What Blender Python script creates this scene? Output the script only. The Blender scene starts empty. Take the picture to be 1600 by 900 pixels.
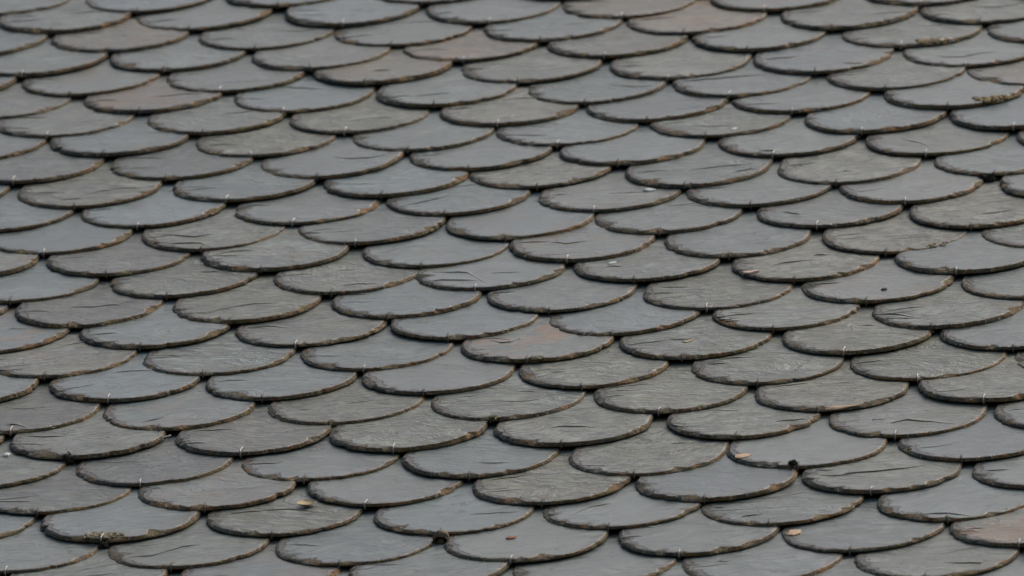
import bpy, math, random
import numpy as np
from mathutils import Vector, Matrix, noise

SC = bpy.context.scene
COL = SC.collection
EYE = 1.65                                   # camera height above the ground

# ------------------------------------------------------------------ camera
cam_data = bpy.data.cameras.new('camera')
cam_data.lens = 414.2                        # a long lens from the ground up to the roof
cam_data.sensor_width = 36.0
cam_data.clip_start = 0.1
cam_data.clip_end = 3000.0
cam = bpy.data.objects.new('camera', cam_data)
cam.location = (0.0, 0.0, EYE)
cam.rotation_euler = (math.radians(90 + 11.152), 0.0, 0.0)
COL.objects.link(cam)
SC.camera = cam
cam_data.dof.use_dof = True
cam_data.dof.focus_distance = 14.25
cam_data.dof.aperture_fstop = 13.0

# ------------------------------------------------------------------ sky and sun (overcast)
SUN_EL, SUN_AZ = math.radians(52), math.radians(50)      # azimuth clockwise from +Y
world = bpy.data.worlds.new('World')
SC.world = world
world.use_nodes = True
wn = world.node_tree.nodes
sky = wn.new('ShaderNodeTexSky')
sky.sky_type = 'NISHITA'
sky.sun_disc = False
sky.sun_elevation = SUN_EL
sky.sun_rotation = SUN_AZ
sky.air_density = 1.0
sky.dust_density = 7.0
sky.ozone_density = 0.4
world.node_tree.links.new(sky.outputs[0], wn['Background'].inputs['Color'])
wn['Background'].inputs['Strength'].default_value = 0.10
sun_data = bpy.data.lights.new('sun', 'SUN')
sun_data.energy = 0.7
sun_data.angle = math.radians(35)
sun_data.color = (1.0, 0.96, 0.9)
sun = bpy.data.objects.new('sun', sun_data)
dirv = Vector((math.sin(SUN_AZ) * math.cos(SUN_EL), math.cos(SUN_AZ) * math.cos(SUN_EL), math.sin(SUN_EL)))
sun.rotation_euler = dirv.to_track_quat('Z', 'Y').to_euler()
sun.location = dirv * 40
COL.objects.link(sun)
SC.view_settings.view_transform = 'Standard'
SC.view_settings.look = 'None'
SC.view_settings.gamma = 1.0
SC.view_settings.use_curve_mapping = False
SC.view_settings.exposure = 0.40
SC.cycles.max_bounces = 6
SC.cycles.diffuse_bounces = 3
SC.cycles.glossy_bounces = 2
SC.cycles.caustics_reflective = False
SC.cycles.caustics_refractive = False

# ------------------------------------------------------------------ roof frame and slating gauge
ROOF_X = Vector((0.987592, -0.157042, 0.0))            # along the courses
ROOF_Y = Vector((0.140096, 0.881026, 0.451848))        # up the slope
ROOF_Z = Vector((-0.070959, -0.446242, 0.892095))
ORIGIN = Vector((-0.06995, 14.3139, 2.75471 + EYE))    # a slate tip in the middle of the roof
WIDTH, GAUGE = 0.200, 0.1158                           # slate spacing in a course, course spacing
THICK, TILT = 0.0041, 0.044
HALF, DEPTH, LENGTH = 0.0945, 0.106, 0.300             # half width, depth of the rounded tail, length
VISIBLE =  [(-9, -15), (-9, -13), (-9, -11), (-8, -14), (-8, -12), (-8, -10), (-8, -8), (-8, -6), (-7, -15), (-7, -13), (-7, -11), (-7, -9), (-7, -7), (-7, -5), (-7, -3), (-7, -1), (-6, -14), (-6, -12), (-6, -10), (-6, -8), (-6, -6), (-6, -4), (-6, -2), (-6, 0), (-6, 2), (-6, 4), (-5, -15), (-5, -13), (-5, -11), (-5, -9), (-5, -7), (-5, -5), (-5, -3), (-5, -1), (-5, 1), (-5, 3), (-5, 5), (-5, 7), (-4, -14), (-4, -12), (-4, -10), (-4, -8), (-4, -6), (-4, -4), (-4, -2), (-4, 0), (-4, 2), (-4, 4), (-4, 6), (-4, 8), (-4, 10), (-3, -15), (-3, -13), (-3, -11), (-3, -9), (-3, -7), (-3, -5), (-3, -3), (-3, -1), (-3, 1), (-3, 3), (-3, 5), (-3, 7), (-3, 9), (-2, -14), (-2, -12), (-2, -10), (-2, -8), (-2, -6), (-2, -4), (-2, -2), (-2, 0), (-2, 2), (-2, 4), (-2, 6), (-2, 8), (-2, 10), (-1, -13), (-1, -11), (-1, -9), (-1, -7), (-1, -5), (-1, -3), (-1, -1), (-1, 1), (-1, 3), (-1, 5), (-1, 7), (-1, 9), (0, -14), (0, -12), (0, -10), (0, -8), (0, -6), (0, -4), (0, -2), (0, 0), (0, 2), (0, 4), (0, 6), (0, 8), (0, 10), (1, -13), (1, -11), (1, -9), (1, -7), (1, -5), (1, -3), (1, -1), (1, 1), (1, 3), (1, 5), (1, 7), (1, 9), (2, -14), (2, -12), (2, -10), (2, -8), (2, -6), (2, -4), (2, -2), (2, 0), (2, 2), (2, 4), (2, 6), (2, 8), (2, 10), (3, -13), (3, -11), (3, -9), (3, -7), (3, -5), (3, -3), (3, -1), (3, 1), (3, 3), (3, 5), (3, 7), (3, 9), (4, -14), (4, -12), (4, -10), (4, -8), (4, -6), (4, -4), (4, -2), (4, 0), (4, 2), (4, 4), (4, 6), (4, 8), (4, 10), (5, -13), (5, -11), (5, -9), (5, -7), (5, -5), (5, -3), (5, -1), (5, 1), (5, 3), (5, 5), (5, 7), (5, 9), (6, -12), (6, -10), (6, -8), (6, -6), (6, -4), (6, -2), (6, 0), (6, 2), (6, 4), (6, 6), (6, 8), (6, 10), (7, -7), (7, -5), (7, -3), (7, -1), (7, 1), (7, 3), (7, 5), (7, 7), (7, 9), (8, 2), (8, 4), (8, 6), (8, 8), (8, 10)]
MEASURED = {(-7, -15): (0.8, -16.8), (-8, -14): (-3.1, -0.9), (-6, -14): (-4.7, -8.6), (-4, -14): (6.2, -19.1), (-2, -14): (5.6, -26.7), (0, -14): (-6.1, -24.3), (2, -14): (-1.8, -13.6), (4, -14): (7.4, -12.1), (-7, -13): (-3.4, -2.5), (-5, -13): (1.0, -12.3), (-3, -13): (-6.5, -20.6), (-1, -13): (2.1, -24.2), (3, -13): (2.3, -14.0), (5, -13): (0.0, -4.4), (-8, -12): (0.3, -4.3), (-6, -12): (-3.2, 0.8), (-4, -12): (-1.1, -22.1), (-2, -12): (2.7, 0.5), (0, -12): (4.3, -5.5), (2, -12): (-2.7, 1.3), (4, -12): (5.5, -4.1), (-7, -11): (-8.0, 0.0), (-5, -11): (-3.0, -7.8), (-3, -11): (-5.2, 7.1), (-1, -11): (3.7, -9.8), (1, -11): (3.4, -18.9), (3, -11): (4.0, -14.8), (5, -11): (2.3, -3.8), (-6, -10): (2.3, 11.8), (-4, -10): (8.5, -9.3), (-2, -10): (2.7, -7.5), (0, -10): (4.5, -16.6), (2, -10): (-1.0, -8.4), (4, -10): (5.1, 1.6), (-7, -9): (-2.9, 14.0), (-5, -9): (5.4, 4.5), (-3, -9): (4.6, -12.1), (-1, -9): (4.5, -2.9), (1, -9): (3.3, -5.0), (3, -9): (-4.0, 14.7), (5, -9): (0.0, 10.1), (-6, -8): (-7.9, 24.0), (-4, -8): (-5.9, -2.7), (-2, -8): (4.3, -2.5), (0, -8): (0.1, 0.7), (2, -8): (-0.4, 22.4), (4, -8): (3.6, 13.4), (6, -8): (-1.6, 10.0), (-7, -7): (-2.6, 16.7), (-5, -7): (-1.4, 10.0), (-3, -7): (3.0, -9.8), (-1, -7): (1.1, 7.4), (1, -7): (-2.8, 8.9), (3, -7): (0.5, 28.5), (5, -7): (-1.5, 10.6), (-6, -6): (-4.1, -2.1), (-4, -6): (3.5, 6.2), (0, -6): (-4.7, 26.8), (2, -6): (-2.2, 2.5), (4, -6): (1.2, -6.3), (6, -6): (3.3, 16.2), (-5, -5): (1.4, 8.2), (-3, -5): (3.3, 0.1), (-1, -5): (2.5, 19.9), (1, -5): (1.2, 16.0), (3, -5): (-5.2, 13.8), (5, -5): (-3.6, 5.3), (-6, -4): (-1.6, 7.3), (-4, -4): (3.6, -1.0), (-2, -4): (4.7, 6.3), (0, -4): (-0.3, 9.4), (2, -4): (-6.2, 13.0), (4, -4): (-1.5, 19.6), (6, -4): (-1.5, -6.7), (-5, -3): (-3.4, 9.4), (-3, -3): (-1.3, 7.6), (-1, -3): (4.2, 5.3), (1, -3): (-2.9, 7.4), (3, -3): (-3.7, 5.7), (5, -3): (-0.9, 1.9), (-6, -2): (-5.4, 11.6), (-4, -2): (-1.6, 13.6), (-2, -2): (5.5, 5.7), (0, -2): (-4.1, 4.0), (2, -2): (-7.5, 23.3), (4, -2): (-2.2, 0.4), (6, -2): (2.1, 11.0), (-5, -1): (-1.3, 1.8), (-3, -1): (1.5, 0.1), (-1, -1): (3.0, 1.4), (1, -1): (-1.0, 10.2), (3, -1): (-0.6, -1.3), (5, -1): (-1.4, 5.8), (-4, 0): (1.0, 12.3), (-2, 0): (1.8, 2.6), (0, 0): (-6.5, 10.9), (2, 0): (-3.3, 7.7), (4, 0): (0.8, 11.4), (6, 0): (-2.8, -5.8), (-5, 1): (0.1, 7.1), (-3, 1): (3.3, -0.1), (-1, 1): (2.2, 1.6), (1, 1): (1.9, 14.4), (3, 1): (-3.1, 7.9), (5, 1): (-2.1, 7.7), (7, 1): (-1.6, 8.3), (-4, 2): (2.6, 8.7), (-2, 2): (3.0, -2.4), (0, 2): (-3.1, 1.5), (2, 2): (-7.7, 9.0), (4, 2): (5.9, 3.5), (6, 2): (1.6, 2.5), (-5, 3): (0.6, -0.2), (-3, 3): (-4.9, -6.0), (-1, 3): (0.8, -2.2), (1, 3): (-2.6, -5.6), (3, 3): (-4.3, 7.0), (5, 3): (-3.0, -4.0), (7, 3): (-5.0, 12.6), (-4, 4): (0.6, -2.8), (-2, 4): (2.6, -6.5), (0, 4): (-3.3, -11.2), (2, 4): (-3.4, -7.9), (4, 4): (3.9, 3.7), (6, 4): (1.6, -8.0), (-3, 5): (4.4, -6.4), (-1, 5): (3.9, -7.2), (1, 5): (0.1, -13.0), (3, 5): (3.8, -24.8), (5, 5): (-5.0, -11.8), (7, 5): (-2.0, -0.0), (-4, 6): (1.7, 3.5), (-2, 6): (-0.7, -2.1), (0, 6): (2.3, -3.1), (2, 6): (3.8, -17.0), (4, 6): (2.4, -22.9), (6, 6): (-3.2, -7.7), (-3, 7): (-0.7, -6.1), (-1, 7): (-0.5, 1.0), (1, 7): (3.1, -10.2), (3, 7): (1.6, -5.7), (5, 7): (-7.1, -10.7), (7, 7): (-0.4, -13.8), (-4, 8): (2.5, -2.6), (-2, 8): (2.8, -4.0), (0, 8): (2.6, -9.5), (2, 8): (4.4, -15.2), (4, 8): (3.5, -8.2), (6, 8): (2.0, -8.8)}
CRACKS = [
    ((0, -2), [(-0.0726, 0.0968), (-0.0267, 0.0853), (-0.0109, 0.0532), (0.0086, 0.0155)]),
    ((0, -2), [(-0.0791, 0.0482), (-0.0476, 0.0475), (-0.0087, 0.0388)]),
    ((1, 1), [(-0.0631, 0.1112), (-0.0409, 0.0881), (-0.0309, 0.0936), (-0.0128, 0.1353)]),
    ((1, 1), [(0.0182, 0.0975), (0.0202, 0.1142)]),
    ((1, -3), [(-0.0411, 0.0977), (-0.0168, 0.0836), (0.0087, 0.0981)]),
    ((-1, -5), [(-0.081, 0.0399), (-0.0406, 0.0713), (-0.0229, 0.0874), (-0.0029, 0.1218)]),
    ((0, -4), [(0.0052, 0.202), (0.0276, 0.1859), (0.0545, 0.1543)]),
    ((3, -7), [(-0.0396, 0.0581), (-0.0232, 0.0213), (-0.0044, 0.0185), (0.0015, -0.009)]),
    ((5, -7), [(-0.044, 0.0866), (-0.0127, 0.0578), (0.0204, -0.008)]),
    ((2, -6), [(0.0404, 0.0305), (0.056, 0.0658), (0.0732, 0.0821), (0.097, 0.0726)]),
    ((2, -10), [(-0.0795, 0.0869), (-0.0376, 0.1004), (0.032, 0.1258)]),
    ((-2, -14), [(-0.0015, 0.1092), (0.0204, 0.0418), (0.0377, 0.0052)]),
    ((-4, -4), [(-0.0759, 0.1004), (-0.0216, 0.0674), (0.0009, 0.0825)]),
    ((-4, -4), [(-0.0558, 0.0357), (-0.0066, 0.0289), (0.0178, 0.0002)]),
    ((6, 0), [(-0.0966, 0.0746), (-0.0579, 0.0662), (-0.0256, 0.0416)]),
    ((4, -4), [(-0.059, 0.08), (-0.0322, 0.0634)]),
    ((6, 4), [(-0.0236, 0.0178), (-0.0151, 0.058), (0.0042, 0.0716), (0.0637, 0.0486)]),
    ((6, 6), [(-0.0574, 0.0624), (-0.039, 0.0803), (0.0159, 0.0956), (0.0501, 0.1133)]),
    ((6, 8), [(-0.0044, 0.2057), (0.0197, 0.1728), (0.0351, 0.1501)]),
    ((7, 7), [(-0.0326, 0.0227), (-0.002, 0.0238), (0.0379, 0.0042)]),
    ((5, 7), [(-0.0476, 0.0076), (-0.0384, 0.0366), (-0.0138, 0.0444)]),
    ((-3, 3), [(-0.0363, 0.0294), (-0.0153, 0.0496), (-0.0004, 0.0867)]),
    ((-2, 8), [(-0.0631, 0.0507), (-0.0355, 0.0537), (-0.0055, 0.0892), (0.0155, 0.1019)]),
    ((-5, 3), [(-0.0091, 0.0327), (0.0047, 0.0311), (0.0216, 0.0129)]),
    ((4, 4), [(0.0419, 0.0673), (0.0596, 0.0716), (0.0847, 0.0782)]),
    ((3, 7), [(-0.0565, 0.0538), (-0.0394, 0.0943), (-0.0135, 0.1109)]),
    ((7, 9), [(0.0136, 0.0601), (0.0565, 0.0555), (0.0644, 0.0751)]),
]
RED = {(-7, -13): 1, (-6, -10): 2, (-3, -11): 1, (-2, -12): 2, (1, -13): 2, (0, -14): 1, (6, -10): 1}
OLIVE = {(-6, -6), (-4, -4), (-4, -2), (-3, -1), (2, -8), (4, -6), (5, -3), (4, -2), (3, -1), (6, -4), (6, 0),
         (5, 1), (3, 1), (4, 2), (3, 3), (2, 2), (2, 4), (4, 4), (3, 5), (1, 3), (0, 4), (-1, 3), (5, 3), (6, 2),
         (7, 3), (2, 6), (-4, -8), (-3, -9), (-1, 7)}
DARK = {(-5, 3), (-2, 4), (-3, 5), (-4, 6), (-5, -3), (-5, -1), (-7, -7), (-5, -7)}
STAINED = {(-6, 0): 0.8, (1, 1): 1.3, (1, -3): 0.5, (8, 8): 1.0, (4, -4): 0.3}


def tip_offset(key):
    if key in MEASURED:
        return MEASURED[key][0] / 1000, MEASURED[key][1] / 1000
    near = sorted((((key[0] - m[0]) / 2) ** 2 + ((key[1] - m[1]) * .58) ** 2, m) for m in MEASURED)[:5]
    return (sum(MEASURED[m][0] for _, m in near) / 5000, sum(MEASURED[m][1] for _, m in near) / 5000)


def tip_of(key):
    dx, dy = tip_offset(key)
    return Vector((key[0] / 2 * WIDTH + dx + .002, -key[1] * GAUGE + dy - .008, 0.0))


# ------------------------------------------------------------------ node helpers
class Nodes:
    def __init__(self, name):
        self.mat = bpy.data.materials.new(name)
        self.mat.use_nodes = True
        self.t = self.mat.node_tree
        self.bsdf = self.t.nodes['Principled BSDF']

    def new(self, kind, **kw):
        n = self.t.nodes.new(kind)
        for k, v in kw.items():
            setattr(n, k, v)
        return n

    def link(self, a, b):
        self.t.links.new(a, b)

    def put(self, sock, v):
        if isinstance(v, bpy.types.NodeSocket):
            self.link(v, sock)
        elif isinstance(v, (tuple, list)) and len(v) == 3 and sock.type == 'RGBA':
            sock.default_value = (*v, 1)
        else:
            sock.default_value = v

    def math(self, op, a, b=0.0, c=0.0, clamp=False):
        n = self.new('ShaderNodeMath', operation=op, use_clamp=clamp)
        self.put(n.inputs[0], a); self.put(n.inputs[1], b); self.put(n.inputs[2], c)
        return n.outputs[0]

    def ramp(self, v, lo, hi, a=0.0, b=1.0):
        n = self.new('ShaderNodeMapRange', interpolation_type='SMOOTHSTEP')
        self.put(n.inputs[0], v)
        for i, x in zip((1, 2, 3, 4), (lo, hi, a, b)):
            self.put(n.inputs[i], x)
        return n.outputs[0]

    def mix(self, f, a, b, kind='MIX'):
        n = self.new('ShaderNodeMix', data_type='RGBA', blend_type=kind)
        self.put(n.inputs[0], f); self.put(n.inputs[6], a); self.put(n.inputs[7], b)
        return n.outputs[2]

    def noise(self, vec, scale, detail=3.0, rough=0.5, dist=0.0):
        n = self.new('ShaderNodeTexNoise')
        self.put(n.inputs['Vector'], vec)
        n.inputs['Scale'].default_value = scale
        n.inputs['Detail'].default_value = detail
        n.inputs['Roughness'].default_value = rough
        n.inputs['Distortion'].default_value = dist
        return n.outputs[0]

    def mapping(self, vec, rot=0.0, scale=(1, 1, 1)):
        n = self.new('ShaderNodeMapping')
        self.put(n.inputs['Vector'], vec)
        n.inputs['Rotation'].default_value = (0, 0, rot)
        n.inputs['Scale'].default_value = scale
        return n.outputs[0]

    def attr(self, name):
        return self.new('ShaderNodeAttribute', attribute_name=name).outputs['Fac']


def slate_common(name, per_island):
    N = Nodes(name)
    info = N.new('ShaderNodeObjectInfo')
    tex = N.new('ShaderNodeTexCoord')
    geo = N.new('ShaderNodeNewGeometry')
    rnd = geo.outputs['Random Per Island'] if per_island else info.outputs['Random']
    comb = N.new('ShaderNodeCombineXYZ')
    N.put(comb.inputs[0], N.math('MULTIPLY', rnd, 37.0))
    N.put(comb.inputs[1], N.math('MULTIPLY', rnd, 91.0))
    N.put(comb.inputs[2], N.math('MULTIPLY', rnd, 13.0))
    add = N.new('ShaderNodeVectorMath', operation='ADD')
    N.link(tex.outputs['Object'], add.inputs[0]); N.link(comb.outputs[0], add.inputs[1])
    return N, info, tex, rnd, add.outputs[0]


def slate_face_material(name, per_island=False):
    """Cleft slate: object colour r,g,b = stone colour, alpha = grain and wear of that slate."""
    N, info, tex, rnd, P = slate_common(name, per_island)
    wear = info.outputs['Alpha']
    # cleft grain: streaks that run a little up to the right, bent by a slow noise
    slow = N.noise(P, 11, 3)
    bv = N.new('ShaderNodeVectorMath', operation='MULTIPLY_ADD')
    cb = N.new('ShaderNodeCombineXYZ'); N.put(cb.inputs[0], slow); N.put(cb.inputs[1], slow)
    N.link(cb.outputs[0], bv.inputs[0]); bv.inputs[1].default_value = (0.03, 0.09, 0); N.link(P, bv.inputs[2])
    vr = N.new('ShaderNodeVectorRotate', rotation_type='Z_AXIS')
    N.link(bv.outputs[0], vr.inputs['Vector'])
    N.put(vr.inputs['Angle'], N.math('MULTIPLY_ADD', rnd, 1.1, -.62))
    G = vr.outputs[0]
    grain = N.ramp(N.noise(N.mapping(G, -0.10, (22, 72, 40)), 1, 5, .72), .30, .70)
    fine = N.ramp(N.noise(N.mapping(G, -0.10, (60, 150, 100)), 1, 3, .75), .28, .72)
    ledge = N.noise(N.mapping(G, -0.32, (10, 40, 10)), 1, 3, .55)
    # broken edges of cleavage sheets: thin contour lines of a stretched noise, only here and there
    cont = N.math('ABSOLUTE', N.math('SUBTRACT', N.math('FRACT', N.math('MULTIPLY', ledge, 5.0)), .5))
    scar = N.math('MULTIPLY', N.ramp(cont, .0, .07, 1.0, 0.0), N.ramp(slow, .47, .60))
    scar = N.math('MULTIPLY', scar, N.math('MULTIPLY_ADD', wear, .5, .45))
    # stone colour
    tone = N.math('MULTIPLY_ADD', grain, N.math('MULTIPLY_ADD', wear, .55, .45), N.math('MULTIPLY_ADD', wear, -.28, .78))
    tone = N.math('MULTIPLY', tone, N.math('MULTIPLY_ADD', slow, 0.5, 0.75))
    tone = N.math('MULTIPLY', tone, N.math('MULTIPLY_ADD', fine, N.math('MULTIPLY_ADD', wear, .60, .22),
                                           N.math('MULTIPLY_ADD', wear, -.30, .89)))
    if per_island:
        tone = N.math('MULTIPLY', tone, N.math('MULTIPLY_ADD', rnd, 0.5, 0.75))
    tc = N.new('ShaderNodeCombineColor')
    for i in range(3):
        N.put(tc.inputs[i], tone)
    col = N.mix(1.0, info.outputs['Color'], tc.outputs[0], 'MULTIPLY')
    # thin olive bloom of algae in patches, stronger on worn slates
    cloud = N.noise(P, 24, 4, .6)
    geo = N.new('ShaderNodeNewGeometry')
    broad = N.ramp(N.noise(geo.outputs['Position'], 1.7, 3), .40, .62)
    bloom = N.math('MULTIPLY', N.ramp(cloud, .45, .68), N.math('MULTIPLY_ADD', wear, .55, N.math('MULTIPLY_ADD', broad, .30, .05)))
    col = N.mix(bloom, col, (0.132, 0.146, 0.104))
    pale = N.math('MULTIPLY', N.ramp(cloud, .46, .30), N.math('MULTIPLY_ADD', wear, .30, .16))
    col = N.mix(pale, col, (0.245, 0.268, 0.25))
    # dark blemishes and pale specks
    blem = N.ramp(N.noise(N.mapping(G, -.25, (26, 80, 30)), 1, 4, .65), .60, .69)
    col = N.mix(N.math('MULTIPLY', blem, N.math('MULTIPLY_ADD', wear, .45, .38)), col, (0.05, 0.05, 0.046))
    col = N.mix(scar, col, (0.040, 0.040, 0.036))
    speck = N.math('MULTIPLY', N.ramp(N.noise(P, 140, 2), .73, .78), .55)
    col = N.mix(speck, col, (0.40, 0.39, 0.34))
    # flaked zone eating in from the dressed edge, deepest at the left corner
    edge = N.attr('edge')
    sep = N.new('ShaderNodeSeparateXYZ'); N.link(tex.outputs['Object'], sep.inputs[0])
    bn = N.noise(N.mapping(G, -0.35, (34, 90, 30)), 1, 4, .7)
    reach = N.math('MULTIPLY_ADD', N.ramp(sep.outputs[0], -.085, .02), -.22, .62)
    bite = N.ramp(N.math('MULTIPLY_ADD', edge, reach, bn), .90, .98)
    col = N.mix(N.math('MULTIPLY', bite, .85), col, (0.042, 0.041, 0.036))
    # iron stain on a few slates
    st = N.attr('stain')
    stn = N.math('MULTIPLY', st, N.ramp(N.noise(P, 17, 5, .65), .47, .62))
    col = N.mix(N.math('MULTIPLY', stn, .6), col, (0.235, 0.135, 0.070))
    # zone near the dressed edge: warm film of dirt and lichen, pale bruised arris
    en = N.noise(P, 85, 4, .65)
    ez = N.math('MULTIPLY', N.ramp(edge, .30, 1.0), N.ramp(en, .40, .60))
    col = N.mix(N.math('MULTIPLY', ez, .7), col, (0.115, 0.092, 0.062))
    br = N.math('MULTIPLY', N.ramp(edge, .86, 1.0), N.ramp(en, .50, .38))
    col = N.mix(N.math('MULTIPLY', br, .6), col, (0.30, 0.285, 0.24))
    N.put(N.bsdf.inputs['Base Color'], col)
    rough = N.math('MULTIPLY_ADD', grain, .20, .25)
    N.put(N.bsdf.inputs['Roughness'], N.math('ADD', rough, N.math('MULTIPLY', wear, .08)))
    N.bsdf.inputs['Specular IOR Level'].default_value = 0.5
    h = N.math('MULTIPLY', fine, N.math('MULTIPLY_ADD', wear, .42, .06))
    h = N.math('MULTIPLY_ADD', grain, N.math('MULTIPLY_ADD', wear, 1.0, .18), h)
    h = N.math('MULTIPLY_ADD', scar, -.6, h)
    h = N.math('MULTIPLY_ADD', bite, -1.2, h)
    bump = N.new('ShaderNodeBump')
    bump.inputs['Strength'].default_value = 0.6
    bump.inputs['Distance'].default_value = 0.0016
    N.put(bump.inputs['Height'], h)
    N.link(bump.outputs[0], N.bsdf.inputs['Normal'])
    return N.mat


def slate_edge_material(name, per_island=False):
    """Dressed edge: dark mottled stone, brown lichen mostly towards the right, pale specks."""
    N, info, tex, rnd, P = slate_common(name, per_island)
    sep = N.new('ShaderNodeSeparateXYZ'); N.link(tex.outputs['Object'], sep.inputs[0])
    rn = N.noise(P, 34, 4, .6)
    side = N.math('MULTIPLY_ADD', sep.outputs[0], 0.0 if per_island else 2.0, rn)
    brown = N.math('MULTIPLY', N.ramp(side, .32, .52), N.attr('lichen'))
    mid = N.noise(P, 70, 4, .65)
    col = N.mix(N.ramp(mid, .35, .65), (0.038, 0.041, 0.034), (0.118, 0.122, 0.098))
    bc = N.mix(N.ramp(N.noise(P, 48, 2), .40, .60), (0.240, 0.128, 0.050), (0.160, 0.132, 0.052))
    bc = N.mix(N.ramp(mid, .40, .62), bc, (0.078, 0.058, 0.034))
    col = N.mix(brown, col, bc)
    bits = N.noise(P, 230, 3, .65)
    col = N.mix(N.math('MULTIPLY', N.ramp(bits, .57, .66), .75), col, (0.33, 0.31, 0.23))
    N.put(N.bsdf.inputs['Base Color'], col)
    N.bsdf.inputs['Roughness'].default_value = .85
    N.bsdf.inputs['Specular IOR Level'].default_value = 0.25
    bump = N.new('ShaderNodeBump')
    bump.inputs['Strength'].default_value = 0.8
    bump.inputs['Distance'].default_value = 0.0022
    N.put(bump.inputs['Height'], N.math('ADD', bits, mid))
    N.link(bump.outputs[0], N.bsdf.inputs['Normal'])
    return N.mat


def plain_material(name, a, b, scale=200, rough=.8, metallic=0.0, bump=0.0005, detail=4):
    N = Nodes(name)
    tex = N.new('ShaderNodeTexCoord')
    n = N.noise(tex.outputs['Object'], scale, detail, .6)
    N.put(N.bsdf.inputs['Base Color'], N.mix(N.ramp(n, .35, .65), a, b))
    N.put(N.bsdf.inputs['Roughness'], N.math('MULTIPLY_ADD', n, .2, rough - .1))
    N.bsdf.inputs['Metallic'].default_value = metallic
    if bump:
        bn = N.new('ShaderNodeBump')
        bn.inputs['Distance'].default_value = bump
        N.put(bn.inputs['Height'], n)
        N.link(bn.outputs[0], N.bsdf.inputs['Normal'])
    return N.mat


MAT = {
    'slate': slate_face_material('weathered_slate'),
    'slate_edge': slate_edge_material('dressed_slate_edge'),
    'slate_far': slate_face_material('weathered_slate_field', True),
    'slate_far_edge': slate_edge_material('dressed_slate_field_edge', True),
    'zinc': plain_material('galvanised_wire', (.20, .20, .19), (.36, .36, .34), 400, .5, .6, 0),
    'dull': plain_material('tarnished_wire', (.05, .045, .04), (.17, .15, .12), 300, .7, .3, 0),
    'deck': plain_material('dark_roof_boarding', (.02, .018, .016), (.045, .038, .03), 30, .9),
    'ground': plain_material('grass_and_gravel', (.05, .06, .03), (.12, .11, .09), .6, .95, 0, 0),
    'tan': plain_material('dry_tan_leaf', (.42, .33, .17), (.62, .50, .30), 180, .75),
    'husk': plain_material('brown_husk', (.075, .052, .026), (.19, .14, .075), 160, .8, 0, .001),
    'moss': plain_material('dark_moss', (.010, .011, .007), (.032, .032, .018), 220, .95, 0, .001),
    'straw': plain_material('pale_straw', (.45, .42, .34), (.62, .58, .48), 150, .7),
    'white': plain_material('chalky_white', (.62, .66, .60), (.78, .80, .74), 150, .8),
    'pink': plain_material('pale_pink_chip', (.60, .40, .33), (.74, .56, .48), 150, .8),
    'orange': plain_material('tan_flake', (.48, .32, .19), (.62, .45, .29), 150, .8),
    'red': plain_material('reddish_bud_scale', (.22, .09, .05), (.35, .16, .09), 150, .8),
    'lichen': plain_material('crusty_lichen', (.12, .105, .055), (.34, .31, .21), 260, .95, 0, .0015),
    'lichen_brown': plain_material('brown_lichen', (.13, .085, .035), (.40, .30, .15), 190, .95, 0, .0015),
    'twig': plain_material('dark_twig', (.03, .025, .02), (.08, .065, .05), 150, .8),
}


def build(name, verts, faces, mat, parent=None, smooth=True, attrs=None, sharp=None, edge_mat=None, slots=None):
    me = bpy.data.meshes.new(name)
    me.from_pydata([tuple(v) for v in verts], [], faces)
    me.materials.append(mat)
    if edge_mat:
        me.materials.append(edge_mat)
        me.polygons.foreach_set('material_index', np.asarray(slots, dtype=np.int32))
    flags = np.ones(len(me.polygons), dtype=bool) if smooth is True else np.asarray(smooth, dtype=bool) \
        if smooth is not False else np.zeros(len(me.polygons), dtype=bool)
    me.polygons.foreach_set('use_smooth', flags)
    for k, vals in (attrs or {}).items():
        a = me.attributes.new(k, 'FLOAT', 'POINT')
        a.data.foreach_set('value', np.asarray(vals, dtype=np.float32))
    if sharp:
        sh = me.attributes.new('sharp_edge', 'BOOLEAN', 'EDGE')
        flagsE = np.zeros(len(me.edges), dtype=bool)
        for e in me.edges:
            a, b = e.vertices
            if a in sharp and b in sharp:
                flagsE[e.index] = True
        sh.data.foreach_set('value', flagsE)
    me.update()
    o = bpy.data.objects.new(name, me)
    COL.objects.link(o)
    if parent:
        o.parent = parent
    return o


# ------------------------------------------------------------------ one slate
def n1(x, seed):
    return noise.noise(Vector((x, seed * 7.31 + .5, seed * 1.7)))


def outline(arc_n, side_n, a, b, length):
    pts = []
    for i in range(side_n):
        pts.append((-a, length - (length - b) * i / side_n))
    for i in range(arc_n + 1):
        th = math.pi * i / arc_n
        pts.append((-a * math.cos(th), b * (1 - math.sin(th))))
    for i in range(side_n):
        pts.append((a, b + (length - b) * (i + 1) / side_n))
    return pts


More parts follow.
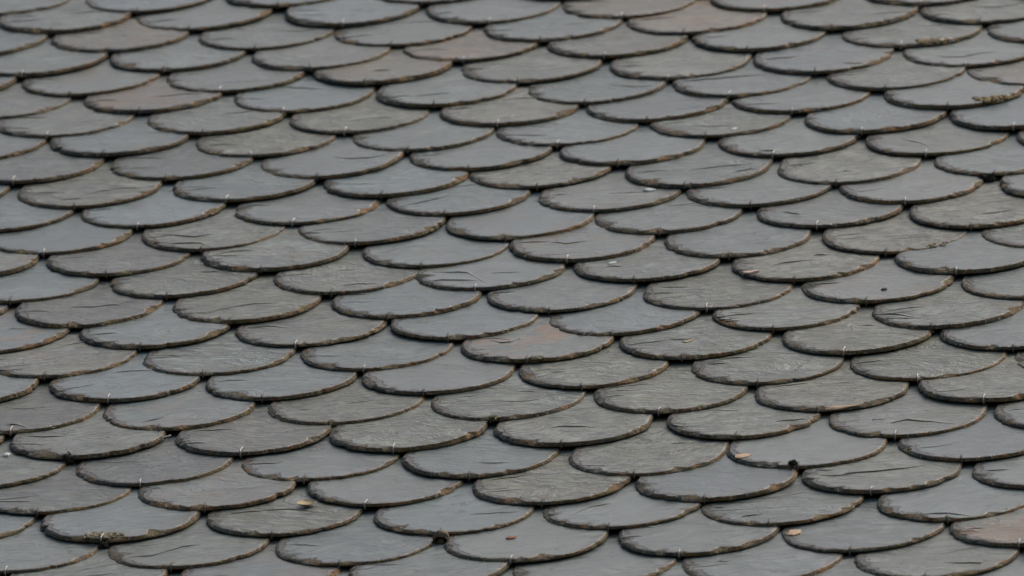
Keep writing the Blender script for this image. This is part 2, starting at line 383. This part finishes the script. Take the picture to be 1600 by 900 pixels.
def slate_mesh(seed, worn, cracks, stain, lichen):
    rng = random.Random(seed)
    a = HALF * rng.uniform(.985, 1.012)
    b = DEPTH * rng.uniform(.93, 1.07)
    lean = rng.uniform(-.045, .045)
    pts = outline(168, 4, a, b, LENGTH)
    n = len(pts)
    th = THICK * rng.uniform(.80, 1.25)
    warp = rng.uniform(-.0011, .0011)
    cup = rng.uniform(-.0007, .0005)
    sx = rng.uniform(0, 50)

    def face(x, y):
        u = x / a
        return th + warp * u * (1 - y / .12) + cup * u * u + .00055 * noise.noise(Vector((x * 16 + sx, y * 16, seed)))

    nicks = [(rng.randrange(8, n - 8), rng.uniform(.0008, .0030), rng.uniform(1.6, 4.5))
             for _ in range(rng.randrange(2, 7))]
    spalls = [(rng.randrange(8, n // 2) if rng.random() < .65 else rng.randrange(n // 2, n - 8),
               rng.uniform(.003, .010), rng.uniform(3, 11)) for _ in range(rng.randrange(3, 8))]
    P, T = [], []
    for k, (x, y) in enumerate(pts):
        t = k / n
        y2 = y + lean * x * max(0, 1 - y / b) * 0.5
        c = Vector((0, max(y, b)))
        p = Vector((x, y2)); d = (c - p); d.normalize()
        jit = .0012 * n1(t * 8, seed + 40) + .0011 * n1(t * 16, seed) + .0005 * n1(t * 60, seed + 3)
        for kk, dep, wd in nicks:
            jit += dep * math.exp(-((k - kk) / wd) ** 2)
        left = max(0, -x / a)
        right = max(0, x / a)
        ch = .0007 + .0030 * left ** 1.3 + .0010 * right + .0016 * max(0, n1(t * 34, seed + 9)) \
            + .0018 * abs(n1(t * 95, seed + 11)) * (.3 + left)
        for kk, dep, wd in spalls:
            ch += dep * max(0, 1 - abs(k - kk) / wd)
        P.append((p + d * jit, d, ch))
    V, edge = [], []
    # ring table: (inset as share of chamfer, extra inset, height share, rim value)
    rings = [(0, .016, 0.0, 1), (0, 0, 0.0, 1), (.10, 0, .34, 1), (.45, 0, .66, 1), (1, 0, 1.0, .9),
             (1, .0007, 1.0, 0), (1, .004, 1.0, 0), (1, .010, 1, 0), (1, .020, 1, 0), (1, .036, 1, 0), (1, .060, 1, 0)]
    for ri, (cs, ex, hs, rv) in enumerate(rings):
        for k, (p, d, ch) in enumerate(P):
            ins = cs * ch + ex
            if ri in (2, 3):
                ins += .0007 * n1(k * .6 + ri * 31, seed + 5)
            q = p + d * min(ins, a * .93)
            if ri < 2:
                z = 0.0
            elif hs < 1:
                z = th * (hs + .16 * n1(k * .35 + ri * 17, seed + 6))
            else:
                z = face(q.x, q.y) - (.00025 if ri == 4 else 0)
            V.append((q.x, q.y, z))
            edge.append(1.0 if ri <= 5 else max(0.0, 1 - ex / .022))
    base = len(V)
    for k, (p, d, ch) in enumerate(P):                       # middle line
        y = max(pts[k][1], b)
        V.append((0, y, face(0, y))); edge.append(0)
    F, SM, SL = [], [], []
    nr = len(rings)
    for r in range(nr):
        for k in range(n - 1):
            i0, i1 = r * n + k, r * n + k + 1
            j0, j1 = (r + 1) * n + k, (r + 1) * n + k + 1
            F.append((i0, i1, j1, j0)); SM.append(r >= 4); SL.append(0 if r >= 4 else 1)
    sharp = set(range(4 * n, 5 * n))
    # split laminae: thin leaves of stone ending in a broken step
    todo = [(c, rng.uniform(.0010, .0014), True) for c in cracks]
    cnt = rng.randrange(0, 3) + (rng.randrange(1, 4) if worn > .4 else 0)
    for _ in range(cnt):
        nearedge = rng.random() < .75
        ang = rng.uniform(-.25, .5)
        ln = rng.uniform(.014, .060) if nearedge else rng.uniform(.016, .095)
        if nearedge:
            x0 = -a + rng.uniform(.005, .02); y0 = rng.uniform(.045, .12)
        else:
            x0 = rng.uniform(-.6, .35) * a; y0 = rng.uniform(.035, .15)
        line = []
        curv = rng.uniform(-14, 14)
        for i in range(7):
            s = i / 6 * ln
            line.append((x0 + s, y0 + s * math.tan(ang) + curv * s * (ln - s) + .0045 * n1(i * .55, seed + x0 * 999)))
        todo.append((line, rng.uniform(.0002, .0010), False))
    for line, hgt, big in todo:
        # resample
        L = []
        for (p0, p1) in zip(line[:-1], line[1:]):
            m = 4 if big else 1
            for i in range(m):
                f = i / m
                L.append([p0[0] + (p1[0] - p0[0]) * f, p0[1] + (p1[1] - p0[1]) * f])
        L.append(list(line[-1]))
        m = len(L)
        ok = []
        for i, (x, y) in enumerate(L):
            if big:
                y += .0030 * n1(i * .9, seed + 21)
            if abs(x) < a * .95:
                ylow = b * (1 - math.sqrt(max(0, 1 - (x / a) ** 2))) + .003
                if y > ylow:
                    ok.append((x, y))
        if len(ok) < 3:
            continue
        m = len(ok)
        s0 = len(V)
        back = rng.uniform(.012, .030)
        for i, (x, y) in enumerate(ok):
            prof = min(1, 3.2 * min(i, m - 1 - i) / (m - 1) + .12)
            pa, pb = ok[max(i - 1, 0)], ok[min(i + 1, m - 1)]
            dx_, dy_ = pb[0] - pa[0], pb[1] - pa[1]
            prof *= max(.2, abs(dx_) / (math.hypot(dx_, dy_) + 1e-9)) ** 1.5
            zf = face(x, y)
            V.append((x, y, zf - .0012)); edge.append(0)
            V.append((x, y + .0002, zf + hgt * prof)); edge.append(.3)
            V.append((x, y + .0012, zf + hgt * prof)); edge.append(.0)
            xb = max(-a * .9, min(a * .9, x + .25 * back))
            V.append((xb, y + back * (prof * .8 + .2), face(xb, y + back) - .0009)); edge.append(0)
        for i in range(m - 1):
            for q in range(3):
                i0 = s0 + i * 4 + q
                F.append((i0, i0 + 4, i0 + 5, i0 + 1)); SM.append(q == 2); SL.append(1 if q == 0 else 0)  # step wall takes the dark edge material: its shade painted in as colour
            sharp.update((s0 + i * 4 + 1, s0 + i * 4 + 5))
    nV = len(V)
    return V, F, SM, SL, sharp, {'edge': edge, 'stain': [stain] * nV, 'lichen': [lichen] * nV}, th


def tube(path, radius, sides=6, caps=True):
    V, F = [], []
    m = len(path)
    for i, p in enumerate(path):
        p = Vector(p)
        t = (Vector(path[min(i + 1, m - 1)]) - Vector(path[max(i - 1, 0)])).normalized()
        u = t.orthogonal().normalized() if abs(t.x) > .9 else Vector((1, 0, 0))
        u = (u - t * u.dot(t)).normalized()
        w = t.cross(u)
        r = radius[i] if isinstance(radius, (list, tuple)) else radius
        for s in range(sides):
            an = 2 * math.pi * s / sides
            V.append(p + u * (r * math.cos(an)) + w * (r * math.sin(an)))
    for i in range(m - 1):
        for s in range(sides):
            s2 = (s + 1) % sides
            F.append((i * sides + s, i * sides + s2, (i + 1) * sides + s2, (i + 1) * sides + s))
    if caps:
        F.append(tuple(range(sides))[::-1]); F.append(tuple((m - 1) * sides + s for s in range(sides)))
    return V, F


# ------------------------------------------------------------------ ground
gv, gf, S = [], [], 1500
for j in range(13):
    for i in range(13):
        x, y = (i / 6 - 1), (j / 6 - 1)
        gv.append((math.copysign(abs(x) ** 2, x) * S, math.copysign(abs(y) ** 2, y) * S,
                   -.05 + .1 * noise.noise(Vector((i * .7, j * .7, 0)))))
for j in range(12):
    for i in range(12):
        k = j * 13 + i
        gf.append((k, k + 1, k + 14, k + 13))
ground = build('ground', gv, gf, MAT['ground'])
ground['kind'] = 'structure'

# ------------------------------------------------------------------ the roof
ROWS = range(-30, 21)
COLS = range(-30, 31)
EAVE_Y = -20 * GAUGE - .02
roof = bpy.data.objects.new('slate_roof', None)
COL.objects.link(roof)
rot = Matrix((ROOF_X, ROOF_Y, ROOF_Z)).transposed().to_4x4()
roof.matrix_world = Matrix.Translation(ORIGIN + ROOF_Y * EAVE_Y) @ rot
roof['label'] = 'weathered grey roof of overlapping scalloped slates with wire hooks'
roof['category'] = 'roof'
roof['kind'] = 'thing'


def on_roof(v):
    return Vector((v[0], v[1] - EAVE_Y, v[2] if len(v) > 2 else 0.0))


# boarding under the slates
x0, x1, y0, y1 = -3.1, 3.1, EAVE_Y + .05, 30 * GAUGE + .32
bw = .145
k = 0
vv, ff = [], []
y = y0
while y < y1:
    z = -.034
    s = len(vv)
    for (xx, yy, zz) in ((x0, y, z - .022), (x1, y, z - .022), (x1, y + bw - .004, z - .022), (x0, y + bw - .004, z - .022),
                         (x0, y, z), (x1, y, z), (x1, y + bw - .004, z), (x0, y + bw - .004, z)):
        vv.append(on_roof((xx, yy, zz)))
    for q in ((0, 3, 2, 1), (4, 5, 6, 7), (0, 1, 5, 4), (1, 2, 6, 5), (2, 3, 7, 6), (3, 0, 4, 7)):
        ff.append(tuple(s + i for i in q))
    y += bw
deck = build('roof_boarding', vv, ff, MAT['deck'], roof, smooth=False)
deck['kind'] = 'stuff'

crack_map = {}
for key, line in CRACKS:
    crack_map.setdefault(key, []).append(line)
VIS = set(VISIBLE)
SLATES = {}


def slate_matrix(key, rng):
    t = on_roof(tip_of(key))
    yaw = rng.gauss(0, .016)
    tilt = -(TILT + rng.uniform(-.003, .005))
    roll = rng.gauss(0, .006)
    return Matrix.Translation(t + Vector((0, 0, rng.uniform(0, .0008)))) @ Matrix.Rotation(yaw, 4, 'Z') @ \
        Matrix.Rotation(tilt, 4, 'X') @ Matrix.Rotation(roll, 4, 'Y')


def stone_colour(key, rng):
    l = rng.gauss(1, .07)
    if key in RED:
        c, w = ((.142, .148, .120) if RED[key] == 1 else (.145, .140, .112)), .45
        st = .42 * RED[key]
    elif key in OLIVE:
        c, w, st = (.141, .161, .133), .95, 0.0
    elif key in DARK:
        c, w, st = (.106, .122, .110), .55, 0.0
    else:
        q = rng.random()
        if q < .62:
            c, w = (.135, .168, .160), rng.uniform(.05, .35)
        elif q < .85:
            c, w = (.138, .167, .152), rng.uniform(.3, .6)
        else:
            c, w = (.140, .164, .143), rng.uniform(.5, .8)
        st = .35 if rng.random() < .10 else 0.0
    st = max(st, STAINED.get(key, 0))
    j = rng.uniform(-.008, .008)
    return (c[0] * l + j, c[1] * l, c[2] * l - j, w), st


HOOKS = []
for q in range(4):
    pth = [(0, .035, -.0012), (0, .004, -.0014), (0, -.0012, -.0010), (.0002 * q, -.0024, .0010), (.0002 * q, -.0025, .0034),
           (0, -.0018, .0057), (0, .0004, .0068), (-.0002 * q, .006 + .001 * q, .0070), (0, .011 + .0015 * q, .0066 + .0003 * q)]
    hv, hf = tube(pth, .0010, 6)
    HOOKS.append((hv, hf))
hook_meshes = {}

for key in sorted(VIS, key=lambda k: (k[1], k[0])):
    seed = key[0] * 101 + key[1] * 7 + 5000
    rng = random.Random(seed)
    m = slate_matrix(key, rng)
    rgba, st = stone_colour(key, rng)
    V, F, SM, SL, sharp, attrs, th = slate_mesh(seed, rgba[3], crack_map.get(key, []), st, rng.uniform(.6, 1.0))
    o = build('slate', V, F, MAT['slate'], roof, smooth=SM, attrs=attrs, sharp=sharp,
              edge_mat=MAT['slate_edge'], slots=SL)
    o.matrix_local = m
    o.color = rgba
    SLATES[key] = (o, m, th)
    kind = rng.choice((0, 1, 2, 3))
    mat = 'zinc' if rng.random() < .45 else 'dull'
    if (kind, mat) not in hook_meshes:
        h = build('hook', *HOOKS[kind], MAT[mat], o)
        hook_meshes[(kind, mat)] = h.data
    else:
        h = bpy.data.objects.new('hook', hook_meshes[(kind, mat)])
        COL.objects.link(h)
        h.parent = o
    h.location = (rng.gauss(-.003, .003), 0, th - .0052)
    h.rotation_euler = (0, rng.gauss(0, .03), rng.gauss(0, .05))

# slates of the same roof beyond the frame
V, F, A = [], [], []
short = outline(18, 2, HALF, DEPTH, LENGTH)
ns = len(short)
for v in ROWS:
    for u2 in COLS:
        if (u2 + v) % 2 or (u2, v) in VIS:
            continue
        rng = random.Random(u2 * 31 + v * 977)
        m = slate_matrix((u2, v), rng)
        s = len(V)
        for lev, (ins, z) in enumerate(((0, 0), (.0006, THICK * .6), (.0022, THICK))):
            for (x, y) in short:
                c = Vector((0, max(y, DEPTH))) - Vector((x, y))
                c.normalize()
                V.append(m @ Vector((x + c.x * ins + rng.uniform(-.0006, .0006), y + c.y * ins + rng.uniform(-.0006, .0006), z)))
        for lev in range(2):
            for k in range(ns - 1):
                i = s + lev * ns + k
                F.append((i, i + 1, i + 1 + ns, i + ns)); A.append(1)
        F.append(tuple(s + 2 * ns + k for k in range(ns))); A.append(0)
zero = [0.0] * len(V)
far = build('slate_field', V, F, MAT['slate_far'], roof, smooth=False,
            edge_mat=MAT['slate_far_edge'], slots=A, attrs={'edge': zero, 'stain': zero, 'lichen': [.7] * len(V)})
far['kind'] = 'stuff'
far.color = (.155, .16, .162, .4)

bpy.context.view_layer.update()


# ------------------------------------------------------------------ things lying on the slates
def at_slate(key, x, y, lift=0.0, rz=0.0, rx=0.0):
    o, m, th = SLATES[key]
    w = roof.matrix_world @ m
    return w @ Matrix.Translation((x, y, th + lift)) @ Matrix.Rotation(rz, 4, 'Z') @ Matrix.Rotation(rx, 4, 'X')


def thing(name, V, F, mat, matrix, label, cat, group=None, smooth=True):
    o = build(name, V, F, mat, None, smooth)
    o.matrix_world = matrix
    o['label'] = label
    o['category'] = cat
    if group:
        o['group'] = group
    return o


def leaf_shape(length, width, curl, fold, seed, thick=.0007):
    """A small dry leaf: pointed oval, folded along the midrib, curled up at the ends."""
    nu, nv = 12, 6
    V, F = [], []
    for side in (1, 0):
        for i in range(nu + 1):
            u = i / nu
            wd = width * (math.sin(math.pi * min(1, u * .97 + .015)) ** .8) * (1 - .25 * u)
            for j in range(nv + 1):
                t = j / nv * 2 - 1
                x = (u - .5) * length
                y = t * wd / 2 + .06 * width * n1(u * 5, seed)
                z = abs(t) ** 1.4 * fold * wd + curl * (2 * u - 1) ** 2 * length + .0004 * n1(u * 9 + t * 3, seed + 2)
                V.append((x, y, z + (thick if side else 0)))
    m = (nu + 1) * (nv + 1)
    for i in range(nu):
        for j in range(nv):
            k = i * (nv + 1) + j
            F.append((k, k + nv + 1, k + nv + 2, k + 1))
            F.append((m + k, m + k + 1, m + k + nv + 2, m + k + nv + 1))
    rimk = [i * (nv + 1) for i in range(nu + 1)] + [nu * (nv + 1) + j for j in range(1, nv + 1)] + \
           [i * (nv + 1) + nv for i in range(nu - 1, -1, -1)] + [j for j in range(nv - 1, 0, -1)]
    for a_, b_ in zip(rimk, rimk[1:] + rimk[:1]):
        F.append((a_, b_, m + b_, m + a_))
    return V, F


def chip_shape(pts, thick, seed, dome=.0):
    """A thin broken fragment with an uneven outline and bevelled top."""
    rng = random.Random(seed)
    n = len(pts)
    cx = sum(p[0] for p in pts) / n; cy = sum(p[1] for p in pts) / n
    V = [(x, y, -.0004) for x, y in pts]
    V += [(x, y, thick * rng.uniform(.55, .9)) for x, y in pts]
    V += [(cx + (x - cx) * .6, cy + (y - cy) * .6, thick * rng.uniform(.95, 1.15) + dome) for x, y in pts]
    V.append((cx, cy, thick + dome))
    F = []
    for lev in range(2):
        for k in range(n):
            k2 = (k + 1) % n
            F.append((lev * n + k, lev * n + k2, lev * n + n + k2, lev * n + n + k))
    for k in range(n):
        F.append((2 * n + k, 2 * n + (k + 1) % n, 3 * n))
    F.append(tuple(range(n))[::-1])
    return V, F


def ragged(rx, ry, n, seed, amp=.25, rot=0.0):
    out = []
    for k in range(n):
        an = 2 * math.pi * k / n
        r = 1 + amp * n1(k * .9, seed) * 1.6
        x, y = rx * r * math.cos(an), ry * r * math.sin(an)
        out.append((x * math.cos(rot) - y * math.sin(rot), x * math.sin(rot) + y * math.cos(rot)))
    return out


def clump(rx, ry, rz, seed, nb=260, leaf=.0022):
    """A cushion of moss: a lumpy core bristling with short pointed shoots."""
    rng = random.Random(seed)
    V, F = [], []
    nu, nv = 14, 9
    for j in range(nv + 1):
        ph = math.pi * j / nv
        for i in range(nu):
            an = 2 * math.pi * i / nu
            d = Vector((math.sin(ph) * math.cos(an), math.sin(ph) * math.sin(an), math.cos(ph)))
            r = .82 + .35 * noise.noise(d * 1.9 + Vector((seed, 0, 0)))
            V.append((d.x * rx * r, d.y * ry * r, d.z * rz * r + rz * .5))
    for j in range(nv):
        for i in range(nu):
            i2 = (i + 1) % nu
            F.append((j * nu + i, (j + 1) * nu + i, (j + 1) * nu + i2, j * nu + i2))
    for _ in range(nb):
        d = Vector((rng.gauss(0, 1), rng.gauss(0, 1), rng.gauss(.2, 1))).normalized()
        r = .78 + .35 * noise.noise(d * 1.9 + Vector((seed, 0, 0)))
        p = Vector((d.x * rx * r, d.y * ry * r, d.z * rz * r + rz * .5))
        out = (d + Vector((rng.gauss(0, .4), rng.gauss(0, .4), rng.gauss(0, .4)))).normalized() * leaf * rng.uniform(.6, 1.3)
        sd = d.orthogonal().normalized() * .0007
        s = len(V)
        V += [p - sd, p + sd, p + out]
        F.append((s, s + 1, s + 2))
    return V, F


# tan leaf in the lower left
V, F = leaf_shape(.024, .030, .16, .16, 3)
thing('dry_leaf', V, F, MAT['tan'], at_slate((-1, 7), .0235, .128, .0004, .25),
      'small pale tan dry leaf lying curled on a slate near the lower left', 'leaf')

# brown husk wedged in the gap
Vh, Fh = [], []
nu, nv = 22, 10
for shell in (0, 1):
    for j in range(nv + 1):
        ph = math.pi * .70 * j / nv
        for i in range(nu):
            an = 2 * math.pi * i / nu
            r = (.0098 if not shell else .0080) * (1 + .07 * n1(i * .8, 4) + .05 * math.sin(an * 5))
            Vh.append((r * math.sin(ph) * math.cos(an) * 1.05, r * math.sin(ph) * math.sin(an), r * math.cos(ph) * .85))
m_ = (nv + 1) * nu
for j in range(nv):
    for i in range(nu):
        i2 = (i + 1) % nu
        Fh.append((j * nu + i, (j + 1) * nu + i, (j + 1) * nu + i2, j * nu + i2))
        Fh.append((m_ + j * nu + i, m_ + j * nu + i2, m_ + (j + 1) * nu + i2, m_ + (j + 1) * nu + i))
for i in range(nu):
    i2 = (i + 1) % nu
    Fh.append((nv * nu + i, nv * nu + i2, m_ + nv * nu + i2, m_ + nv * nu + i))
husk_m = at_slate((1, 9), -.004, .212, .006, .2)
husk = bpy.data.objects.new('seed_husk', None)
COL.objects.link(husk)
husk.matrix_world = husk_m
husk['label'] = 'round brown hollow seed husk wedged between two slates at the bottom centre'
husk['category'] = 'husk'
sh = build('shell', Vh, Fh, MAT['husk'], husk)
sh.rotation_euler = (-.95, .25, 0)
kv, kf = clump(.0042, .0036, .0042, 12, 40, .0025)
kn = build('kernel', kv, kf, MAT['husk'], husk)
kn.location = (-.001, -.003, -.005)
tv, tf = tube([(-.011, .004, .001), (-.018, .006, .0015), (-.023, .011, .0008), (-.030, .014, .002)], [.0007, .0006, .0005, .0004], 5)
build('stalk', tv, tf, MAT['twig'], husk)

MOSSES = [((-4, 6), -.006, .228, .0085, .009, .009, 'dark round moss cushion in the gap beside the brownish slates at lower left', 1),
          ((6, -4), -.005, .250, .013, .008, .007, 'dark moss tuft plugging the gap at the right edge', 2),
          ((4, 6), .088, .132, .007, .006, .006, 'small dark moss tuft under a hook at the lower right', 3),
          ((-3, 9), -.001, .228, .007, .008, .006, 'dark moss tuft in the gap below the crusty pale lichen', 4)]
for key, x, y, rx, ry, rz, lab, sd in MOSSES:
    V, F = clump(rx, ry, rz, sd)
    thing('moss_tuft', V, F, MAT['moss'], at_slate(key, x, y, .001), lab, 'moss', 'moss tufts in the gaps', smooth=False)

V, F = tube([(-.006, 0, .001), (-.001, .0006, .0013), (.004, .0004, .0011), (.008, .0012, .0014)], [.0008, .0009, .0009, .0006], 6)
thing('straw', V, F, MAT['straw'], at_slate((-3, 5), -.004, .215, .003, .85),
      'short pale straw stuck in the gap above the dark slate at left', 'straw')

V, F = chip_shape(ragged(.0075, .0055, 14, 5, .3), .0022, 5, .0006)
thing('bird_dropping', V, F, MAT['white'], at_slate((1, -5), .050, .098), 'small white bird dropping on a slate above the centre', 'dropping')
CHIPS = [
    ('bark_chip', 'white', (2, -2), -.044, .088, [(-.005, -.002), (-.001, -.0035), (.003, -.001), (.0055, .009), (.0015, .006), (-.002, .004)], .0014,
     'tiny white flake lying right of the picture centre', 'flake'),
    ('bark_chip', 'pink', (4, -2), -.063, .040, [(-.009, .003), (-.007, -.005), (-.001, -.006), (.004, -.001), (.010, .006), (.0085, .0085), (0, .0015), (-.004, .003)], .0020,
     'pale pink bent chip near the left end of an olive slate', 'chip'),
    ('bark_chip', 'orange', (5, 5), -.0714, .052, [(-.009, .008), (-.008, -.006), (-.001, -.009), (.007, -.002), (.010, .008), (.002, .012)], .0014,
     'tan flake stuck at the left corner of a slate at lower right', 'flake'),
    ('bark_chip', 'orange', (6, 8), -.079, .090, [(-.006, .012), (-.007, -.008), (.001, -.012), (.008, -.004), (.007, .012)], .0014,
     'tan flake near the left corner of a bottom right slate', 'flake'),
    ('bud_scale', 'red', (2, 8), -.0164, .0986, [(-.006, -.002), (-.001, -.005), (.005, -.001), (.006, .007), (.002, .004), (-.004, .003)], .0018,
     'tiny reddish bud scale on a bottom centre slate', 'bud scale'),
    ('bark_chip', 'white', (2, -8), .0254, .0285, [(-.003, -.003), (.002, -.004), (.006, .003), (.003, .008), (-.001, .003)], .0014,
     'tiny white flake on a grey slate in the upper right', 'flake'),
    ('seed', 'tan', (3, 1), -.0054, .0754, [(-.006, -.001), (-.002, -.004), (.004, .001), (.0065, .007), (.002, .005)], .0014,
     'tiny yellowish seed on a rough olive slate right of centre', 'seed'),
    ('seed', 'twig', (5, -1), .0142, .0535, [(-.0035, 0), (-.002, -.003), (.003, -.002), (.004, .002), (0, .004)], .0020,
     'tiny dark seed on a smooth blue grey slate at right', 'seed'),
    ('bark_chip', 'white', (-5, 5), .016, .150, [(-.004, .001), (-.002, -.004), (.003, -.003), (.005, .006), (0, .007)], .0030,
     'small whitish flake at the left edge by a slate corner', 'flake'),
]
for nm, mt, key, x, y, pts, tk, lab, cat in CHIPS:
    V, F = chip_shape(pts, tk, len(lab))
    thing(nm, V, F, MAT[mt], at_slate(key, x, y), lab, cat, smooth=False)


# lichen crusts and a fresh spall: parts of the slate they sit on
def crust(key, x, y, rx, ry, mat, seed, label, name='lichen', n=34):
    o, m, th = SLATES[key]
    rng = random.Random(seed)
    V, F = [], []
    for _ in range(n):
        an, r = rng.uniform(0, 6.283), math.sqrt(rng.random())
        cx, cy = x + rx * r * math.cos(an), y + ry * r * math.sin(an)
        lo = DEPTH * (1 - math.sqrt(max(0, 1 - min(1, abs(cx) / HALF) ** 2)))
        drop = 0.0
        if cy < lo + .001:
            drop = min(.0035, (lo + .001 - cy) * .6)
            cy = lo - .0003
        v, f = chip_shape([(cx + a_, cy + b_) for a_, b_ in ragged(rng.uniform(.0012, .0036), rng.uniform(.0012, .0040), 8, seed + _, .5)],
                          rng.uniform(.0006, .0020), seed + _)
        s = len(V)
        V += [(p[0], p[1], p[2] + th - drop - .0002) for p in v]
        F += [tuple(s + i for i in q) for q in f]
    c = build(name, V, F, MAT[mat], o, smooth=False)
    c['label'] = label
    return c


crust((-3, 7), -.002, .014, .025, .014, 'lichen', 60, 'pale crusty lichen on the lower edge of the slate', n=90)
crust((4, -12), .043, .018, .028, .018, 'lichen_brown', 61, 'brown lichen crust on the lower edge of the slate', n=80)
crust((4, -12), .050, .026, .016, .005, 'white', 65, 'pale grey scab inside the brown lichen', n=12)
crust((5, -9), .060, .032, .030, .017, 'lichen_brown', 62, 'tan lichen crust along the right edge of the slate', n=95)
crust((5, -3), .060, .030, .020, .010, 'lichen', 66, 'olive lichen along the right edge of the slate', n=24)
crust((1, 1), .012, .006, .010, .006, 'lichen', 63, 'grey lichen beside the hook', n=22)
crust((1, 3), .001, .004, .006, .006, 'lichen', 64, 'small lichen cushion at the hook', n=14)

o, m, th = SLATES[(5, 3)]
V, F = chip_shape([(.004, .0005), (.018, .0004), (.034, .0062), (.043, .0115), (.030, .0120), (.014, .0100), (.005, .0070)], .0008, 8)
sp = build('spall', [(x, y, z + th - .0003 - max(0, .004 - y) * .5) for x, y, z in V], F, MAT['orange'], o, smooth=False)
sp['label'] = 'fresh tan spall on the lower edge beside the hook'
